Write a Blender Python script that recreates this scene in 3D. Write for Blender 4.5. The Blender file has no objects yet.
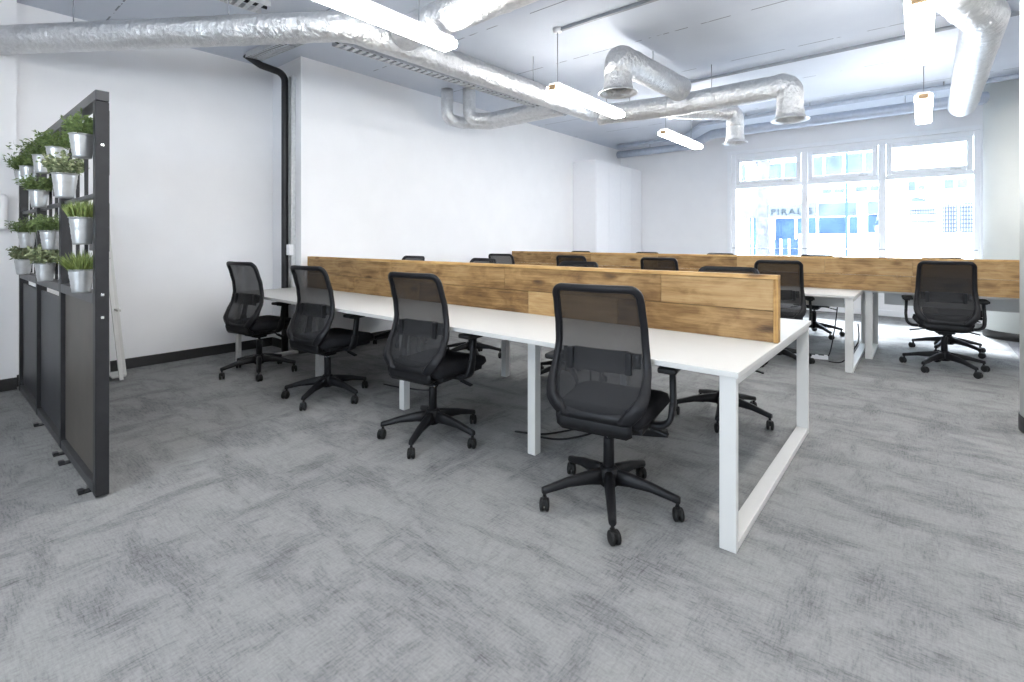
import bpy, bmesh, math, random
from mathutils import Vector, Matrix
C = bpy.context.scene.collection
PI = math.pi
random.seed(7)

# ------------------------------------------------------------------ materials
def nodes(name):
    m = bpy.data.materials.new(name); m.use_nodes = True
    nt = m.node_tree; b = nt.nodes['Principled BSDF']
    return m, nt, b
def N(nt, t, **kw):
    n = nt.nodes.new(t)
    for k, v in kw.items():
        if k in n.inputs: n.inputs[k].default_value = v
        else: setattr(n, k, v)
    return n
def coords(nt, scale=(1, 1, 1), kind='Object'):
    tc = N(nt, 'ShaderNodeTexCoord'); mp = N(nt, 'ShaderNodeMapping')
    mp.inputs['Scale'].default_value = scale
    nt.links.new(tc.outputs[kind], mp.inputs['Vector'])
    return mp.outputs['Vector']
def ramp(nt, src, stops):
    r = N(nt, 'ShaderNodeValToRGB'); cr = r.color_ramp
    while len(cr.elements) < len(stops): cr.elements.new(0.5)
    for e, (p, c) in zip(cr.elements, stops):
        e.position = p; e.color = (*c, 1)
    nt.links.new(src, r.inputs['Fac']); return r.outputs['Color']
def mathn(nt, op, a, b=None, c=None):
    n = N(nt, 'ShaderNodeMath', operation=op)
    for i, v in enumerate((a, b, c)):
        if v is None: continue
        if hasattr(v, 'links'): nt.links.new(v, n.inputs[i])
        else: n.inputs[i].default_value = v
    return n.outputs[0]
def bump(nt, b, src, strength=.2, dist=.01):
    bn = N(nt, 'ShaderNodeBump'); bn.inputs['Strength'].default_value = strength; bn.inputs['Distance'].default_value = dist
    nt.links.new(src, bn.inputs['Height']); nt.links.new(bn.outputs['Normal'], b.inputs['Normal'])
def simple(name, col, rough=.5, metal=0., var=.06, scale=14., bmp=0., spec=.5):
    m, nt, b = nodes(name)
    no = N(nt, 'ShaderNodeTexNoise', Scale=scale, Detail=4.)
    nt.links.new(coords(nt), no.inputs['Vector'])
    lo = tuple(c * (1 - var) for c in col); hi = tuple(min(1, c * (1 + var)) for c in col)
    nt.links.new(ramp(nt, no.outputs['Fac'], [(.3, lo), (.7, hi)]), b.inputs['Base Color'])
    b.inputs['Roughness'].default_value = rough; b.inputs['Metallic'].default_value = metal
    b.inputs['Specular IOR Level'].default_value = spec
    if bmp: bump(nt, b, no.outputs['Fac'], bmp, .004)
    return m
M = {}
M['wall'] = simple('wall_paint', (.86, .86, .87), .75, var=.015, scale=3)
M['ceil_wall'] = M['wall']
M['white_metal'] = simple('white_powder_coat', (.57, .565, .545), .4, var=.01)
M['white_top'] = simple('white_laminate', (.54, .535, .515), .45, var=.01)
M['white_gloss'] = simple('white_lacquer', (.88, .88, .9), .3, var=.01)
M['black_plastic'] = simple('black_plastic', (.006, .006, .007), .5, var=.2, scale=60, spec=.25)
M['frame_plastic'] = simple('charcoal_plastic', (.008, .008, .0095), .5, var=.15, scale=40, spec=.25)
M['black_fabric'] = simple('black_fabric', (.011, .011, .013), .95, var=.35, scale=260, bmp=.3, spec=.2)
M['rubber'] = simple('black_rubber', (.007, .007, .007), .6, var=.2, spec=.3)
M['chrome'] = simple('chrome', (.75, .75, .75), .2, 1., var=.03)
M['black_metal'] = simple('black_steel', (.018, .018, .02), .45, .3, var=.2, scale=20)
M['grey_metal'] = simple('grey_steel', (.055, .055, .058), .4, .4, var=.15, scale=20)
M['skirting'] = simple('black_skirting', (.02, .02, .02), .5, var=.1)
M['galv'] = simple('galvanised', (.55, .56, .56), .35, .7, var=.08, scale=30, bmp=.05)
M['tray'] = simple('galvanised_tray', (.62, .63, .64), .4, .6, var=.1, scale=30)
M['soil'] = simple('soil', (.05, .035, .025), .95, var=.4, scale=80, bmp=.5)
M['brass'] = simple('bronze_cap', (.55, .36, .2), .4, .5, var=.1)
M['pillar'] = simple('pillar_paint', (.66, .68, .65), .6, var=.03, scale=2)
M['pvc'] = simple('window_frame_white', (.87, .88, .9), .35, var=.01)
M['conduit'] = simple('grey_conduit', (.28, .3, .33), .45, .2, var=.1)
M['pipe'] = simple('painted_pipe', (.42, .47, .56), .4, .2, var=.08)
M['dark_border'] = simple('charcoal_carpet', (.13, .13, .14), .95, var=.25, scale=90, bmp=.3)
M['dark_panel'] = simple('slate_panel', (.026, .027, .032), .42, .2, var=.35, scale=4)
M['brown_panel'] = simple('bronze_panel', (.072, .062, .052), .45, .2, var=.18, scale=5)
M['plate'] = simple('grey_plate', (.11, .105, .1), .5, .2, var=.1)

def leafmat(name, a, b_):
    m, nt, b = nodes(name)
    no = N(nt, 'ShaderNodeTexNoise', Scale=55., Detail=2.)
    nt.links.new(coords(nt), no.inputs['Vector'])
    nt.links.new(ramp(nt, no.outputs['Fac'], [(.3, a), (.7, b_)]), b.inputs['Base Color'])
    b.inputs['Roughness'].default_value = .6
    return m
M['leaf'] = leafmat('herb_leaf', (.045, .085, .02), (.18, .24, .075))
M['leaf_yel'] = leafmat('grass_leaf', (.09, .14, .03), (.28, .33, .1))
M['leaf_pale'] = leafmat('variegated_leaf', (.05, .09, .03), (.34, .36, .2))

def carpet():
    m, nt, b = nodes('carpet')
    def nz(sc, det, rough, dist=0.):
        n = N(nt, 'ShaderNodeTexNoise', Scale=1., Detail=det, Roughness=rough, Distortion=dist); nt.links.new(coords(nt, sc), n.inputs['Vector']); return n.outputs['Fac']
    def step(x, lo, hi):
        q = N(nt, 'ShaderNodeMapRange', interpolation_type='SMOOTHSTEP'); nt.links.new(x, q.inputs['Value'])
        q.inputs['From Min'].default_value = lo; q.inputs['From Max'].default_value = hi; return q.outputs['Result']
    pa = step(nz((1.9, 5.5, 1), 6., .66, .3), .42, .66); pb = step(nz((5.2, 1.8, 1), 6., .66, .3), .45, .68)   # worn patches along and across
    e = nz((15, 120, 1), 3., .7); g = nz((120, 15, 1), 3., .7); f = nz((90, 90, 1), 2., .6)
    w = mathn(nt, 'ADD', mathn(nt, 'MULTIPLY', e, .5), mathn(nt, 'MULTIPLY', g, .5))
    st = mathn(nt, 'ADD', mathn(nt, 'MULTIPLY', step(e, .5, .68), pa), mathn(nt, 'MULTIPLY', step(g, .5, .68), pb))
    v = mathn(nt, 'ADD', mathn(nt, 'MULTIPLY', mathn(nt, 'MAXIMUM', pa, pb), .36), mathn(nt, 'MULTIPLY', st, .22))
    v = mathn(nt, 'ADD', v, mathn(nt, 'MULTIPLY', step(w, .4, .62), .2))
    v = mathn(nt, 'ADD', v, mathn(nt, 'MULTIPLY', step(f, .4, .65), .12))
    v = mathn(nt, 'ADD', v, mathn(nt, 'MULTIPLY', step(nz((.8, .8, 1), 2., .5), .35, .7), .08))
    col = ramp(nt, v, [(0., (.255, .255, .25)), (.3, (.208, .208, .206)), (.6, (.145, .145, .147)), (1., (.075, .075, .08))])
    nt.links.new(col, b.inputs['Base Color']); b.inputs['Roughness'].default_value = .95
    b.inputs['Specular IOR Level'].default_value = .15
    bump(nt, b, w, .25, .006)
    return m
M['carpet'] = carpet()

def ceilmat():
    m, nt, b = nodes('ceiling_paint')
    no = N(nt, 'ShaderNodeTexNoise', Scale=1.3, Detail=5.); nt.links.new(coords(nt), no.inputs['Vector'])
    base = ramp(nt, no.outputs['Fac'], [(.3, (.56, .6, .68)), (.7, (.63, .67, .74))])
    sx = N(nt, 'ShaderNodeSeparateXYZ'); nt.links.new(coords(nt), sx.inputs[0])
    fy = mathn(nt, 'PINGPONG', mathn(nt, 'ADD', sx.outputs['Y'], .05), .6)   # board joints
    line = mathn(nt, 'LESS_THAN', fy, .007)
    n2 = N(nt, 'ShaderNodeTexNoise', Scale=3.5); nt.links.new(coords(nt), n2.inputs['Vector'])
    line = mathn(nt, 'MULTIPLY', line, mathn(nt, 'GREATER_THAN', n2.outputs['Fac'], .47))
    mx = N(nt, 'ShaderNodeMix', data_type='RGBA'); nt.links.new(line, mx.inputs['Factor']); nt.links.new(base, mx.inputs[6])
    mx.inputs[7].default_value = (.22, .24, .28, 1)
    nt.links.new(mx.outputs[2], b.inputs['Base Color']); b.inputs['Roughness'].default_value = .7
    return m
M['ceiling'] = ceilmat()

def foil():
    m, nt, b = nodes('aluminium_foil')
    v = coords(nt, (1, 1, 1))
    no = N(nt, 'ShaderNodeTexNoise', Scale=13., Detail=7., Roughness=.68, Distortion=1.6); nt.links.new(v, no.inputs['Vector'])
    vo = N(nt, 'ShaderNodeTexVoronoi', Scale=24.); nt.links.new(v, vo.inputs['Vector'])
    h = mathn(nt, 'ADD', no.outputs['Fac'], mathn(nt, 'MULTIPLY', vo.outputs['Distance'], .35))
    nt.links.new(ramp(nt, no.outputs['Fac'], [(.3, (.66, .66, .66)), (.7, (.86, .86, .86))]), b.inputs['Base Color'])
    b.inputs['Metallic'].default_value = .95; b.inputs['Roughness'].default_value = .3
    bump(nt, b, h, .8, .025)
    return m
M['foil'] = foil()

def wood(name, tint, axis_scale):
    m, nt, b = nodes(name)
    at = N(nt, 'ShaderNodeAttribute'); at.attribute_name = 'tone'
    tc = N(nt, 'ShaderNodeTexCoord')
    off = N(nt, 'ShaderNodeVectorMath', operation='ADD'); nt.links.new(tc.outputs['Object'], off.inputs[0])
    cx = N(nt, 'ShaderNodeCombineXYZ')
    nt.links.new(mathn(nt, 'MULTIPLY', at.outputs['Fac'], 37.), cx.inputs[0]); nt.links.new(mathn(nt, 'MULTIPLY', at.outputs['Fac'], 11.), cx.inputs[2])
    nt.links.new(cx.outputs[0], off.inputs[1])
    def mp(s):
        q = N(nt, 'ShaderNodeMapping'); q.inputs['Scale'].default_value = s; nt.links.new(off.outputs[0], q.inputs['Vector']); return q.outputs['Vector']
    g = N(nt, 'ShaderNodeTexNoise', Scale=1., Detail=7., Roughness=.68, Distortion=.9); nt.links.new(mp(axis_scale), g.inputs['Vector'])
    f = N(nt, 'ShaderNodeTexNoise', Scale=1., Detail=3.); nt.links.new(mp(tuple(s * 3.2 for s in axis_scale)), f.inputs['Vector'])
    k = N(nt, 'ShaderNodeTexVoronoi', Scale=1.); nt.links.new(mp((2.6, 2.6, 7.)), k.inputs['Vector'])
    blot = N(nt, 'ShaderNodeTexNoise', Scale=1., Detail=5., Roughness=.6, Distortion=.8); nt.links.new(mp((4.2, 4.2, 9.)), blot.inputs['Vector'])
    v = mathn(nt, 'ADD', mathn(nt, 'MULTIPLY', g.outputs['Fac'], .36), mathn(nt, 'MULTIPLY', f.outputs['Fac'], .22))
    v = mathn(nt, 'ADD', v, mathn(nt, 'MULTIPLY', blot.outputs['Fac'], .47))
    v = mathn(nt, 'ADD', v, mathn(nt, 'MULTIPLY', mathn(nt, 'SUBTRACT', at.outputs['Fac'], .5), .13))
    kq = N(nt, 'ShaderNodeMapRange', interpolation_type='SMOOTHSTEP'); nt.links.new(k.outputs['Distance'], kq.inputs['Value']); kq.inputs['From Min'].default_value = .22; kq.inputs['From Max'].default_value = .05
    kn = kq.outputs['Result']
    v = mathn(nt, 'SUBTRACT', v, mathn(nt, 'MULTIPLY', kn, .2))
    t = tint
    st = [(.30, (.09 * t[0], .048 * t[1], .02 * t[2])), (.44, (.27 * t[0], .15 * t[1], .055 * t[2])),
          (.55, (.46 * t[0], .28 * t[1], .115 * t[2])), (.70, (.63 * t[0], .42 * t[1], .2 * t[2]))]
    nt.links.new(ramp(nt, v, st), b.inputs['Base Color'])
    b.inputs['Roughness'].default_value = .55; b.inputs['Specular IOR Level'].default_value = .3
    bump(nt, b, g.outputs['Fac'], .15, .004)
    return m
M['wood'] = wood('reclaimed_plank', (.66, .66, .66), (1.4, 26, 26))
M['wood_cap'] = wood('pine_cap', (.95, .93, .85), (1.2, 30, 30))
M['wood_post'] = wood('pine_post', (.8, .75, .6), (30, 30, 1.4))

def meshmat(name, op):
    m, nt, b = nodes(name)
    b.inputs['Base Color'].default_value = (.008, .008, .009, 1); b.inputs['Roughness'].default_value = .8
    tr = N(nt, 'ShaderNodeBsdfTransparent'); mx = N(nt, 'ShaderNodeMixShader')
    wv = N(nt, 'ShaderNodeTexNoise', Scale=300.); nt.links.new(coords(nt), wv.inputs['Vector'])
    nt.links.new(mathn(nt, 'ADD', mathn(nt, 'MULTIPLY', wv.outputs['Fac'], .1), op - .05), mx.inputs['Fac'])
    nt.links.new(tr.outputs[0], mx.inputs[1]); nt.links.new(b.outputs[0], mx.inputs[2])
    nt.links.new(mx.outputs[0], nt.nodes['Material Output'].inputs['Surface'])
    return m
M['mesh'] = meshmat('mesh_fabric', .88)

def glassmat():
    m, nt, b = nodes('window_glass')
    tr = N(nt, 'ShaderNodeBsdfTransparent'); tr.inputs[0].default_value = (.96, .98, 1, 1)
    gl = N(nt, 'ShaderNodeBsdfGlossy'); gl.inputs['Roughness'].default_value = .03
    fr = N(nt, 'ShaderNodeFresnel'); fr.inputs['IOR'].default_value = 1.35
    no = N(nt, 'ShaderNodeTexNoise', Scale=.6); nt.links.new(coords(nt), no.inputs['Vector'])
    mx = N(nt, 'ShaderNodeMixShader'); nt.links.new(mathn(nt, 'MULTIPLY', fr.outputs[0], mathn(nt, 'ADD', no.outputs['Fac'], .3)), mx.inputs['Fac'])
    nt.links.new(tr.outputs[0], mx.inputs[1]); nt.links.new(gl.outputs[0], mx.inputs[2])
    nt.links.new(mx.outputs[0], nt.nodes['Material Output'].inputs['Surface'])
    return m
M['glass'] = glassmat()
def emit(name, col, s):
    m, nt, b = nodes(name)
    b.inputs['Base Color'].default_value = (.9, .9, .9, 1)
    no = N(nt, 'ShaderNodeTexNoise', Scale=2.); nt.links.new(coords(nt), no.inputs['Vector'])
    nt.links.new(ramp(nt, no.outputs['Fac'], [(0, col), (1, tuple(c * .97 for c in col))]), b.inputs['Emission Color'])
    b.inputs['Emission Strength'].default_value = s
    return m
LAMP = 47.0
M['lamp'] = emit('lamp_diffuser', (1, .985, .96), LAMP)
# outdoors; blue window glare is put into the dark shop colours
M['render'] = simple('pale_render', (.85, .86, .88), .8, var=.04, scale=2, spec=0.)
M['stone'] = simple('pale_stone', (.72, .74, .78), .8, var=.06, scale=3, spec=0.)
M['shop_glass'] = simple('shop_glass', (.012, .02, .036), .4, var=.5, scale=1.2, spec=0.)
M['glare_blue'] = simple('glare_blue', (.014, .022, .036), .5, var=.4, scale=2, spec=0.)
M['sign_blue'] = simple('pale_blue_panel', (.024, .029, .037), .6, var=.25, scale=3, spec=0.)
M['sign_board'] = simple('sign_board', (.033, .036, .04), .7, var=.08, scale=2, spec=0.)
M['sign_text'] = simple('sign_text', (.012, .0145, .016), .5, var=.05, spec=0.)
M['bark'] = simple('plane_bark', (.03, .03, .034), .9, var=.3, scale=6, bmp=.4, spec=0.)
M['pale_metal'] = simple('pale_metal', (.035, .04, .05), .5, var=.1, spec=0.)
M['paving'] = simple('paving', (.7, .71, .73), .85, var=.08, scale=2, spec=0.)
M['tree_leaf'] = leafmat('street_leaf', (.12, .2, .2), (.3, .4, .42))

# ------------------------------------------------------------------ mesh helpers
def bx(bm, size, loc, bev=0., rot=None, seg=2, tone=None, taper=None):
    lay = None
    if tone is not None: lay = bm.faces.layers.float.get('tone') or bm.faces.layers.float.new('tone')
    r = bmesh.ops.create_cube(bm, size=1.)
    vs = r['verts']
    for v in vs:
        k = 1.
        if taper and v.co.z > 0: v.co.x *= taper[0]; v.co.y *= taper[1]
        v.co = Vector((v.co.x * size[0], v.co.y * size[1], v.co.z * size[2]))
    fs = set(f for v in vs for f in v.link_faces)
    if bev:
        es = list(set(e for f in fs for e in f.edges))
        out = bmesh.ops.bevel(bm, geom=es, offset=bev, segments=seg, profile=.6, affect='EDGES')
        vs = list(set(v for f in out['faces'] for v in f.verts) | set(v for v in vs if v.is_valid))
        fs = set(f for v in vs for f in v.link_faces)
    mat = Matrix.Translation(Vector(loc))
    if rot is not None: mat = mat @ rot
    bmesh.ops.transform(bm, matrix=mat, verts=vs)
    if lay is not None:
        for f in set(f for v in vs for f in v.link_faces): f[lay] = tone
    return vs
def fillet(pts, r, n=8):
    pts = [Vector(p) for p in pts]; out = [pts[0]]
    for i in range(1, len(pts) - 1):
        a, b, c = pts[i - 1], pts[i], pts[i + 1]
        u = (a - b).normalized(); w = (c - b).normalized()
        ang = u.angle(w)
        if ang > 3.1: out.append(b); continue
        d = min(r / math.tan(ang / 2), (a - b).length * .49, (c - b).length * .49)
        rr = d * math.tan(ang / 2)
        cen = b + (u + w).normalized() * (rr / math.sin(ang / 2))
        s, e = b + u * d - cen, b + w * d - cen
        for k in range(n + 1):
            t = k / n
            th = s.angle(e)
            if th < 1e-4: out.append(cen + s); continue
            out.append(cen + (s * math.sin((1 - t) * th) + e * math.sin(t * th)) / math.sin(th))
    out.append(pts[-1]); return out
def resample(pts, step):
    out = [pts[0]]
    for a, b in zip(pts, pts[1:]):
        n = max(1, int((b - a).length / step))
        for k in range(1, n + 1): out.append(a.lerp(b, k / n))
    return out
def tube(bm, pts, r, seg=10, cap=True, smooth=True):
    """r: number or list per point"""
    pts = [Vector(p) for p in pts]
    n = len(pts); rings = []
    t0 = (pts[1] - pts[0]).normalized()
    nrm = t0.orthogonal().normalized(); prev = t0
    for i, p in enumerate(pts):
        if i == 0: t = t0
        elif i == n - 1: t = (pts[i] - pts[i - 1]).normalized()
        else: t = ((pts[i + 1] - pts[i]).normalized() + (pts[i] - pts[i - 1]).normalized()).normalized()
        q = prev.rotation_difference(t); nrm = (q @ nrm).normalized(); prev = t
        b = t.cross(nrm); rr = r[i] if isinstance(r, (list, tuple)) else r
        rings.append([bm.verts.new(p + rr * (math.cos(2 * PI * k / seg) * nrm + math.sin(2 * PI * k / seg) * b)) for k in range(seg)])
    for a, b in zip(rings, rings[1:]):
        for k in range(seg):
            f = bm.faces.new((a[k], a[(k + 1) % seg], b[(k + 1) % seg], b[k])); f.smooth = smooth
    if cap:
        bm.faces.new(rings[0][::-1]); bm.faces.new(rings[-1])
def lathe(bm, prof, seg=24, loc=(0, 0, 0), axis=None, smooth=True, closed=False):
    """prof: list of (r, z)"""
    mat = Matrix.Translation(Vector(loc))
    if axis is not None: mat = mat @ Vector((0, 0, 1)).rotation_difference(Vector(axis)).to_matrix().to_4x4()
    rings = []
    for r, z in prof:
        if r < 1e-5: rings.append([bm.verts.new(mat @ Vector((0, 0, z)))])
        else: rings.append([bm.verts.new(mat @ Vector((r * math.cos(2 * PI * k / seg), r * math.sin(2 * PI * k / seg), z))) for k in range(seg)])
    for a, b in zip(rings, rings[1:]):
        for k in range(seg):
            if len(a) == 1 and len(b) == 1: continue
            if len(a) == 1: f = bm.faces.new((a[0], b[k], b[(k + 1) % seg]))
            elif len(b) == 1: f = bm.faces.new((a[k], b[0], a[(k + 1) % seg]))
            else: f = bm.faces.new((a[k], b[k], b[(k + 1) % seg], a[(k + 1) % seg]))
            f.smooth = smooth
def sweep(bm, secs, cap=True, closed=False, smooth=True):
    """secs: list of rings (lists of Vector)"""
    rings = [[bm.verts.new(p) for p in s] for s in secs]
    pairs = list(zip(rings, rings[1:]))
    if closed: pairs.append((rings[-1], rings[0]))
    n = len(rings[0])
    for a, b in pairs:
        for k in range(n):
            f = bm.faces.new((a[k], a[(k + 1) % n], b[(k + 1) % n], b[k])); f.smooth = smooth
    if cap and not closed:
        bm.faces.new(rings[0][::-1]); bm.faces.new(rings[-1])
def obj(name, bm, m, parent=None, loc=None, label=None, auto=True):
    bmesh.ops.recalc_face_normals(bm, faces=bm.faces[:])
    me = bpy.data.meshes.new(name); bm.to_mesh(me); bm.free()
    me.materials.append(m if not isinstance(m, str) else M[m])
    o = bpy.data.objects.new(name, me); C.objects.link(o)
    if parent: o.parent = parent
    if loc: o.location = loc
    if label: o['label'] = label
    return o
def B(*boxes):
    bm = bmesh.new()
    for b in boxes: bx(bm, *b)
    return bm
def tag(o, label, cat, group=None):
    o['label'] = label; o['category'] = cat
    if group: o['group'] = group
    return o
def thing(name, label, cat, loc=(0, 0, 0), rz=0, group=None):
    o = bpy.data.objects.new(name, None); C.objects.link(o); o.empty_display_size = .1
    o.location = loc; o.rotation_euler = (0, 0, rz)
    return tag(o, label, cat, group)
def struct(name, bm, m, parent=None):
    o = obj(name, bm, m, parent)
    if parent is None: o['kind'] = 'structure'
    return o
def span(a, b):
    """box size and centre from two corners"""
    return tuple(abs(p - q) for p, q in zip(a, b)), tuple((p + q) / 2 for p, q in zip(a, b))
def dup(root, loc, rz, label, group=None):
    r = root.copy(); C.objects.link(r); r.location = loc; r.rotation_euler = (0, 0, rz); r['label'] = label
    if group: r['group'] = group
    for ch in list(root.children):
        c = ch.copy(); C.objects.link(c); c.parent = r
        for g in list(ch.children):
            d = g.copy(); C.objects.link(d); d.parent = c
    return r

# ------------------------------------------------------------------ room shell
XL, XR, YB, YW, H = -6.0, 4.6, -4.0, 10.3, 3.3
XC, YC = -5.32, 2.75                      # projecting wall: its face and its return
WX0, WX1, WZ0, WZ1 = -2.92, .66, .9, 2.93
struct('floor', B(span((XL - .2, YB - .2, -.1), (XR + .2, YW + .25, 0))), 'carpet')
struct('ceiling', B(span((XL - .2, YB - .2, H), (XR + .2, YW + .25, H + .15))), 'ceiling')
struct('wall_left', B(span((XL - .2, .56, 0), (XL, YC, H))), 'wall')
struct('wall_left_near', B(span((XL - .2, YB, 0), (XL + .1, .56, H))), 'wall')
struct('wall_left_far', B(span((XL - .2, YC, 0), (XC, YW, H))), 'wall')
bm = bmesh.new()
for a, b in (((XL - .2, YW, 0), (WX0, YW + .25, H)), ((WX1, YW, 0), (XR + .2, YW + .25, H)),
             ((WX0, YW, 0), (WX1, YW + .25, WZ0)), ((WX0, YW, WZ1), (WX1, YW + .25, H))): bx(bm, *span(a, b))
struct('wall_window', bm, 'wall')
struct('wall_right', B(span((XR, YB - .2, 0), (XR + .2, YW, H))), 'wall')
RX0, RX1, RZ0, RZ1 = -1.6, .6, 1.2, 2.4
bm = bmesh.new()
for a, b in (((XL - .2, YB - .2, 0), (RX0, YB, H)), ((RX1, YB - .2, 0), (XR, YB, H)),
             ((RX0, YB - .2, 0), (RX1, YB, RZ0)), ((RX0, YB - .2, RZ1), (RX1, YB, H))): bx(bm, *span(a, b))
struct('wall_rear', bm, 'wall')
def skirt(name, a, b, m='skirting'): struct(name, B((*span(a, b), .004)), m)
skirt('baseboard_left', (XL, .56, 0), (XL + .018, YC, .1))
skirt('baseboard_left_near', (XL + .1, YB, 0), (XL + .118, .56, .1))
skirt('baseboard_return', (XL + .018, YC - .018, 0), (XC + .018, YC, .1))
skirt('baseboard_left_far', (XC, YC, 0), (XC + .018, 8.29, .1))
skirt('baseboard_window', (-4.78, YW - .018, 0), (XR, YW, .1), 'pvc')
struct('floor_border', B(span((.79, 5.6, -.01), (XR, YW - .02, .004))), 'dark_border')

# big window
def window(name, x0, x1, y, z0, z1, tz, mull, into):
    """casement window in a y-plane; into = -1 when the room is on the -y side"""
    w = bpy.data.objects.new(name, None); C.objects.link(w); w['kind'] = 'structure'
    yy = y + .07 * -into
    bm = bmesh.new(); f = .07
    bx(bm, *span((x0, yy - .035, z0), (x0 + f, yy + .035, z1)), .006); bx(bm, *span((x1 - f, yy - .035, z0), (x1, yy + .035, z1)), .006)
    bx(bm, *span((x0 + f, yy - .035, z1 - f), (x1 - f, yy + .035, z1)), .006); bx(bm, *span((x0 + f, yy - .035, z0), (x1 - f, yy + .035, z0 + f)), .006)
    obj('window_frame', bm, 'pvc', w)
    xs = [x0 + f] + list(mull) + [x1 - f]
    for m_ in mull: obj('mullion', B((*span((m_ - .05, yy - .035, z0 + f), (m_ + .05, yy + .035, z1 - f)), .006)), 'pvc', w)
    for i in range(len(xs) - 1):
        a = xs[i] + (.05 if i else 0); b = xs[i + 1] - (.05 if i < len(xs) - 2 else 0)
        obj('transom', B((*span((a, yy - .03, tz - .035), (b, yy + .03, tz + .035)), .006)), 'pvc', w)
        bm = bmesh.new(); g = .075; za, zb = tz + .037, z1 - f - .004; a2, b2 = a + .006, b - .006   # top vent sash
        ya, yb = yy + into * .045, yy + into * -.01
        bx(bm, *span((a2, ya, za), (a2 + g, yb, zb)), .008); bx(bm, *span((b2 - g, ya, za), (b2, yb, zb)), .008)
        bx(bm, *span((a2 + g, ya, za), (b2 - g, yb, za + g)), .008); bx(bm, *span((a2 + g, ya, zb - g), (b2 - g, yb, zb)), .008)
        s = obj('vent_sash', bm, 'pvc', w)
        obj('window_handle', B(((.13, .022, .02), (b2 - .2, ya + into * .016, za + .03), .005), ((.03, .03, .03), (b2 - .2, ya + into * .004, za + .03), .004)), 'tray', s)
        obj('glass_pane', B(span((a2 + g, yy - .004, za + g), (b2 - g, yy + .004, zb - g))), 'glass', w)
        obj('glass_pane', B(span((a, yy - .004, z0 + f), (b, yy + .004, tz - .035))), 'glass', w)
    obj('window_sill', B(((x1 - x0 + .06, .2, .03), ((x0 + x1) / 2, y + into * .04, z0 - .016), .006)), 'pvc', w)
    # raised white surround on the room face
    bm = bmesh.new(); t = .07; ya, yb = y + into * .02, y - .0 * into
    bx(bm, *span((x0 - t, ya, z0), (x0, yb, z1 + t)), .004); bx(bm, *span((x1, ya, z0), (x1 + t, yb, z1 + t)), .004); bx(bm, *span((x0, ya, z1), (x1, yb, z1 + t)), .004)
    obj('window_surround', bm, 'pvc', w)
    return w
window('window_1', WX0, WX1, YW, WZ0, WZ1, 2.3, (-1.668, -.534), -1)
window('rear_fill_window', RX0, RX1, YB, RZ0, RZ1, 1.9, (-.5,), 1)  # unseen rear window, added and sized to light the near floor
# slim safety rail across the window
bm = bmesh.new(); bx(bm, *span((WX0 + .03, YW - .06, 1.1), (WX1 - .03, YW - .045, 1.112)), .003)
r = thing('guard_rail', 'thin grey guard rail crossing the big street window', 'rail', (0, 0, 0))
obj('rail', bm, 'conduit', r)
for x in (-2.8, -1.1, .38): obj('rail_post', B(span((x - .007, YW - .062, .9), (x + .007, YW - .043, 1.1))), 'conduit', r)

# pillars
def pillar(name, x, y, r):
    p = bpy.data.objects.new(name, None); C.objects.link(p); p['kind'] = 'structure'; p.location = (x, y, 0)
    bm = bmesh.new(); lathe(bm, [(0, 0), (r, 0), (r, H), (0, H)], 48); obj('shaft', bm, 'pillar', p)
    bm = bmesh.new(); lathe(bm, [(r + .001, .002), (r + .006, .002), (r + .006, .1), (r + .001, .104)], 48); obj('skirting_band', bm, 'skirting', p)
pillar('column_far', 1.007, 9.05, .4)
pillar('column_near', .792, 4.69, .3)

# ------------------------------------------------------------------ outdoors (seen through the window)
YS = 19.0
struct('street', B(span((-30, YW + .25, -.4), (26, 40, -.25))), 'paving')
fac = thing('shop_building', 'pale shopfront building across the street seen through the window', 'building', (0, YS, 0))
def P_(name, a, b, m, par=None): return obj(name, B(span(a, b)), m, par or fac)
P_('wall', (-22, 0, -.25), (18, .6, 9), 'render')
P_('stringcourse', (-22, -.16, 2.56), (18, 0, 2.7), 'stone')
# shop window band, frames, sign board
sh = P_('shop_window', (-3.95, -.06, 1.3), (-1.6, 0, 2.0), 'shop_glass')
for x in (-3.95, -3.3, -2.68, -1.85): P_('mullion', (x - .03, -.1, 1.3), (x + .03, -.06, 2.0), 'pvc', sh)
sh = P_('shop_window', (-3.95, -.06, .1), (-3.25, 0, 1.3), 'glare_blue')
for x in (-3.75, -3.5): P_('mullion', (x - .025, -.1, .1), (x + .025, -.06, 1.3), 'pvc', sh)
sh = P_('shop_window', (-4.85, -.06, .2), (-4.55, 0, 2.05), 'shop_glass')
for x in (-4.78, -4.66): P_('mullion', (x - .025, -.1, .2), (x + .025, -.06, 2.05), 'pvc', sh)
P_('shop_window', (-1.34, -.06, 1.5), (-.98, 0, 2.05), 'shop_glass')
P_('stall_riser', (-3.2, -.2, -.25), (3, 0, 1.46), 'render')
P_('sign_board', (-4.95, -.14, 2.04), (-2.72, -.02, 2.5), 'sign_board')
P_('blind', (-2.66, -.1, 2.04), (-1.62, -.02, 2.46), 'sign_blue')
P_('blind', (-1.34, -.1, 2.07), (-.98, -.02, 2.46), 'sign_blue')
P_('door_head', (-.95, -.1, 2.15), (-.4, 0, 2.45), 'stone')
P_('wall_plaque', (-.28, -.05, 2.4), (.05, 0, 2.52), 'sign_blue')
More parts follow.
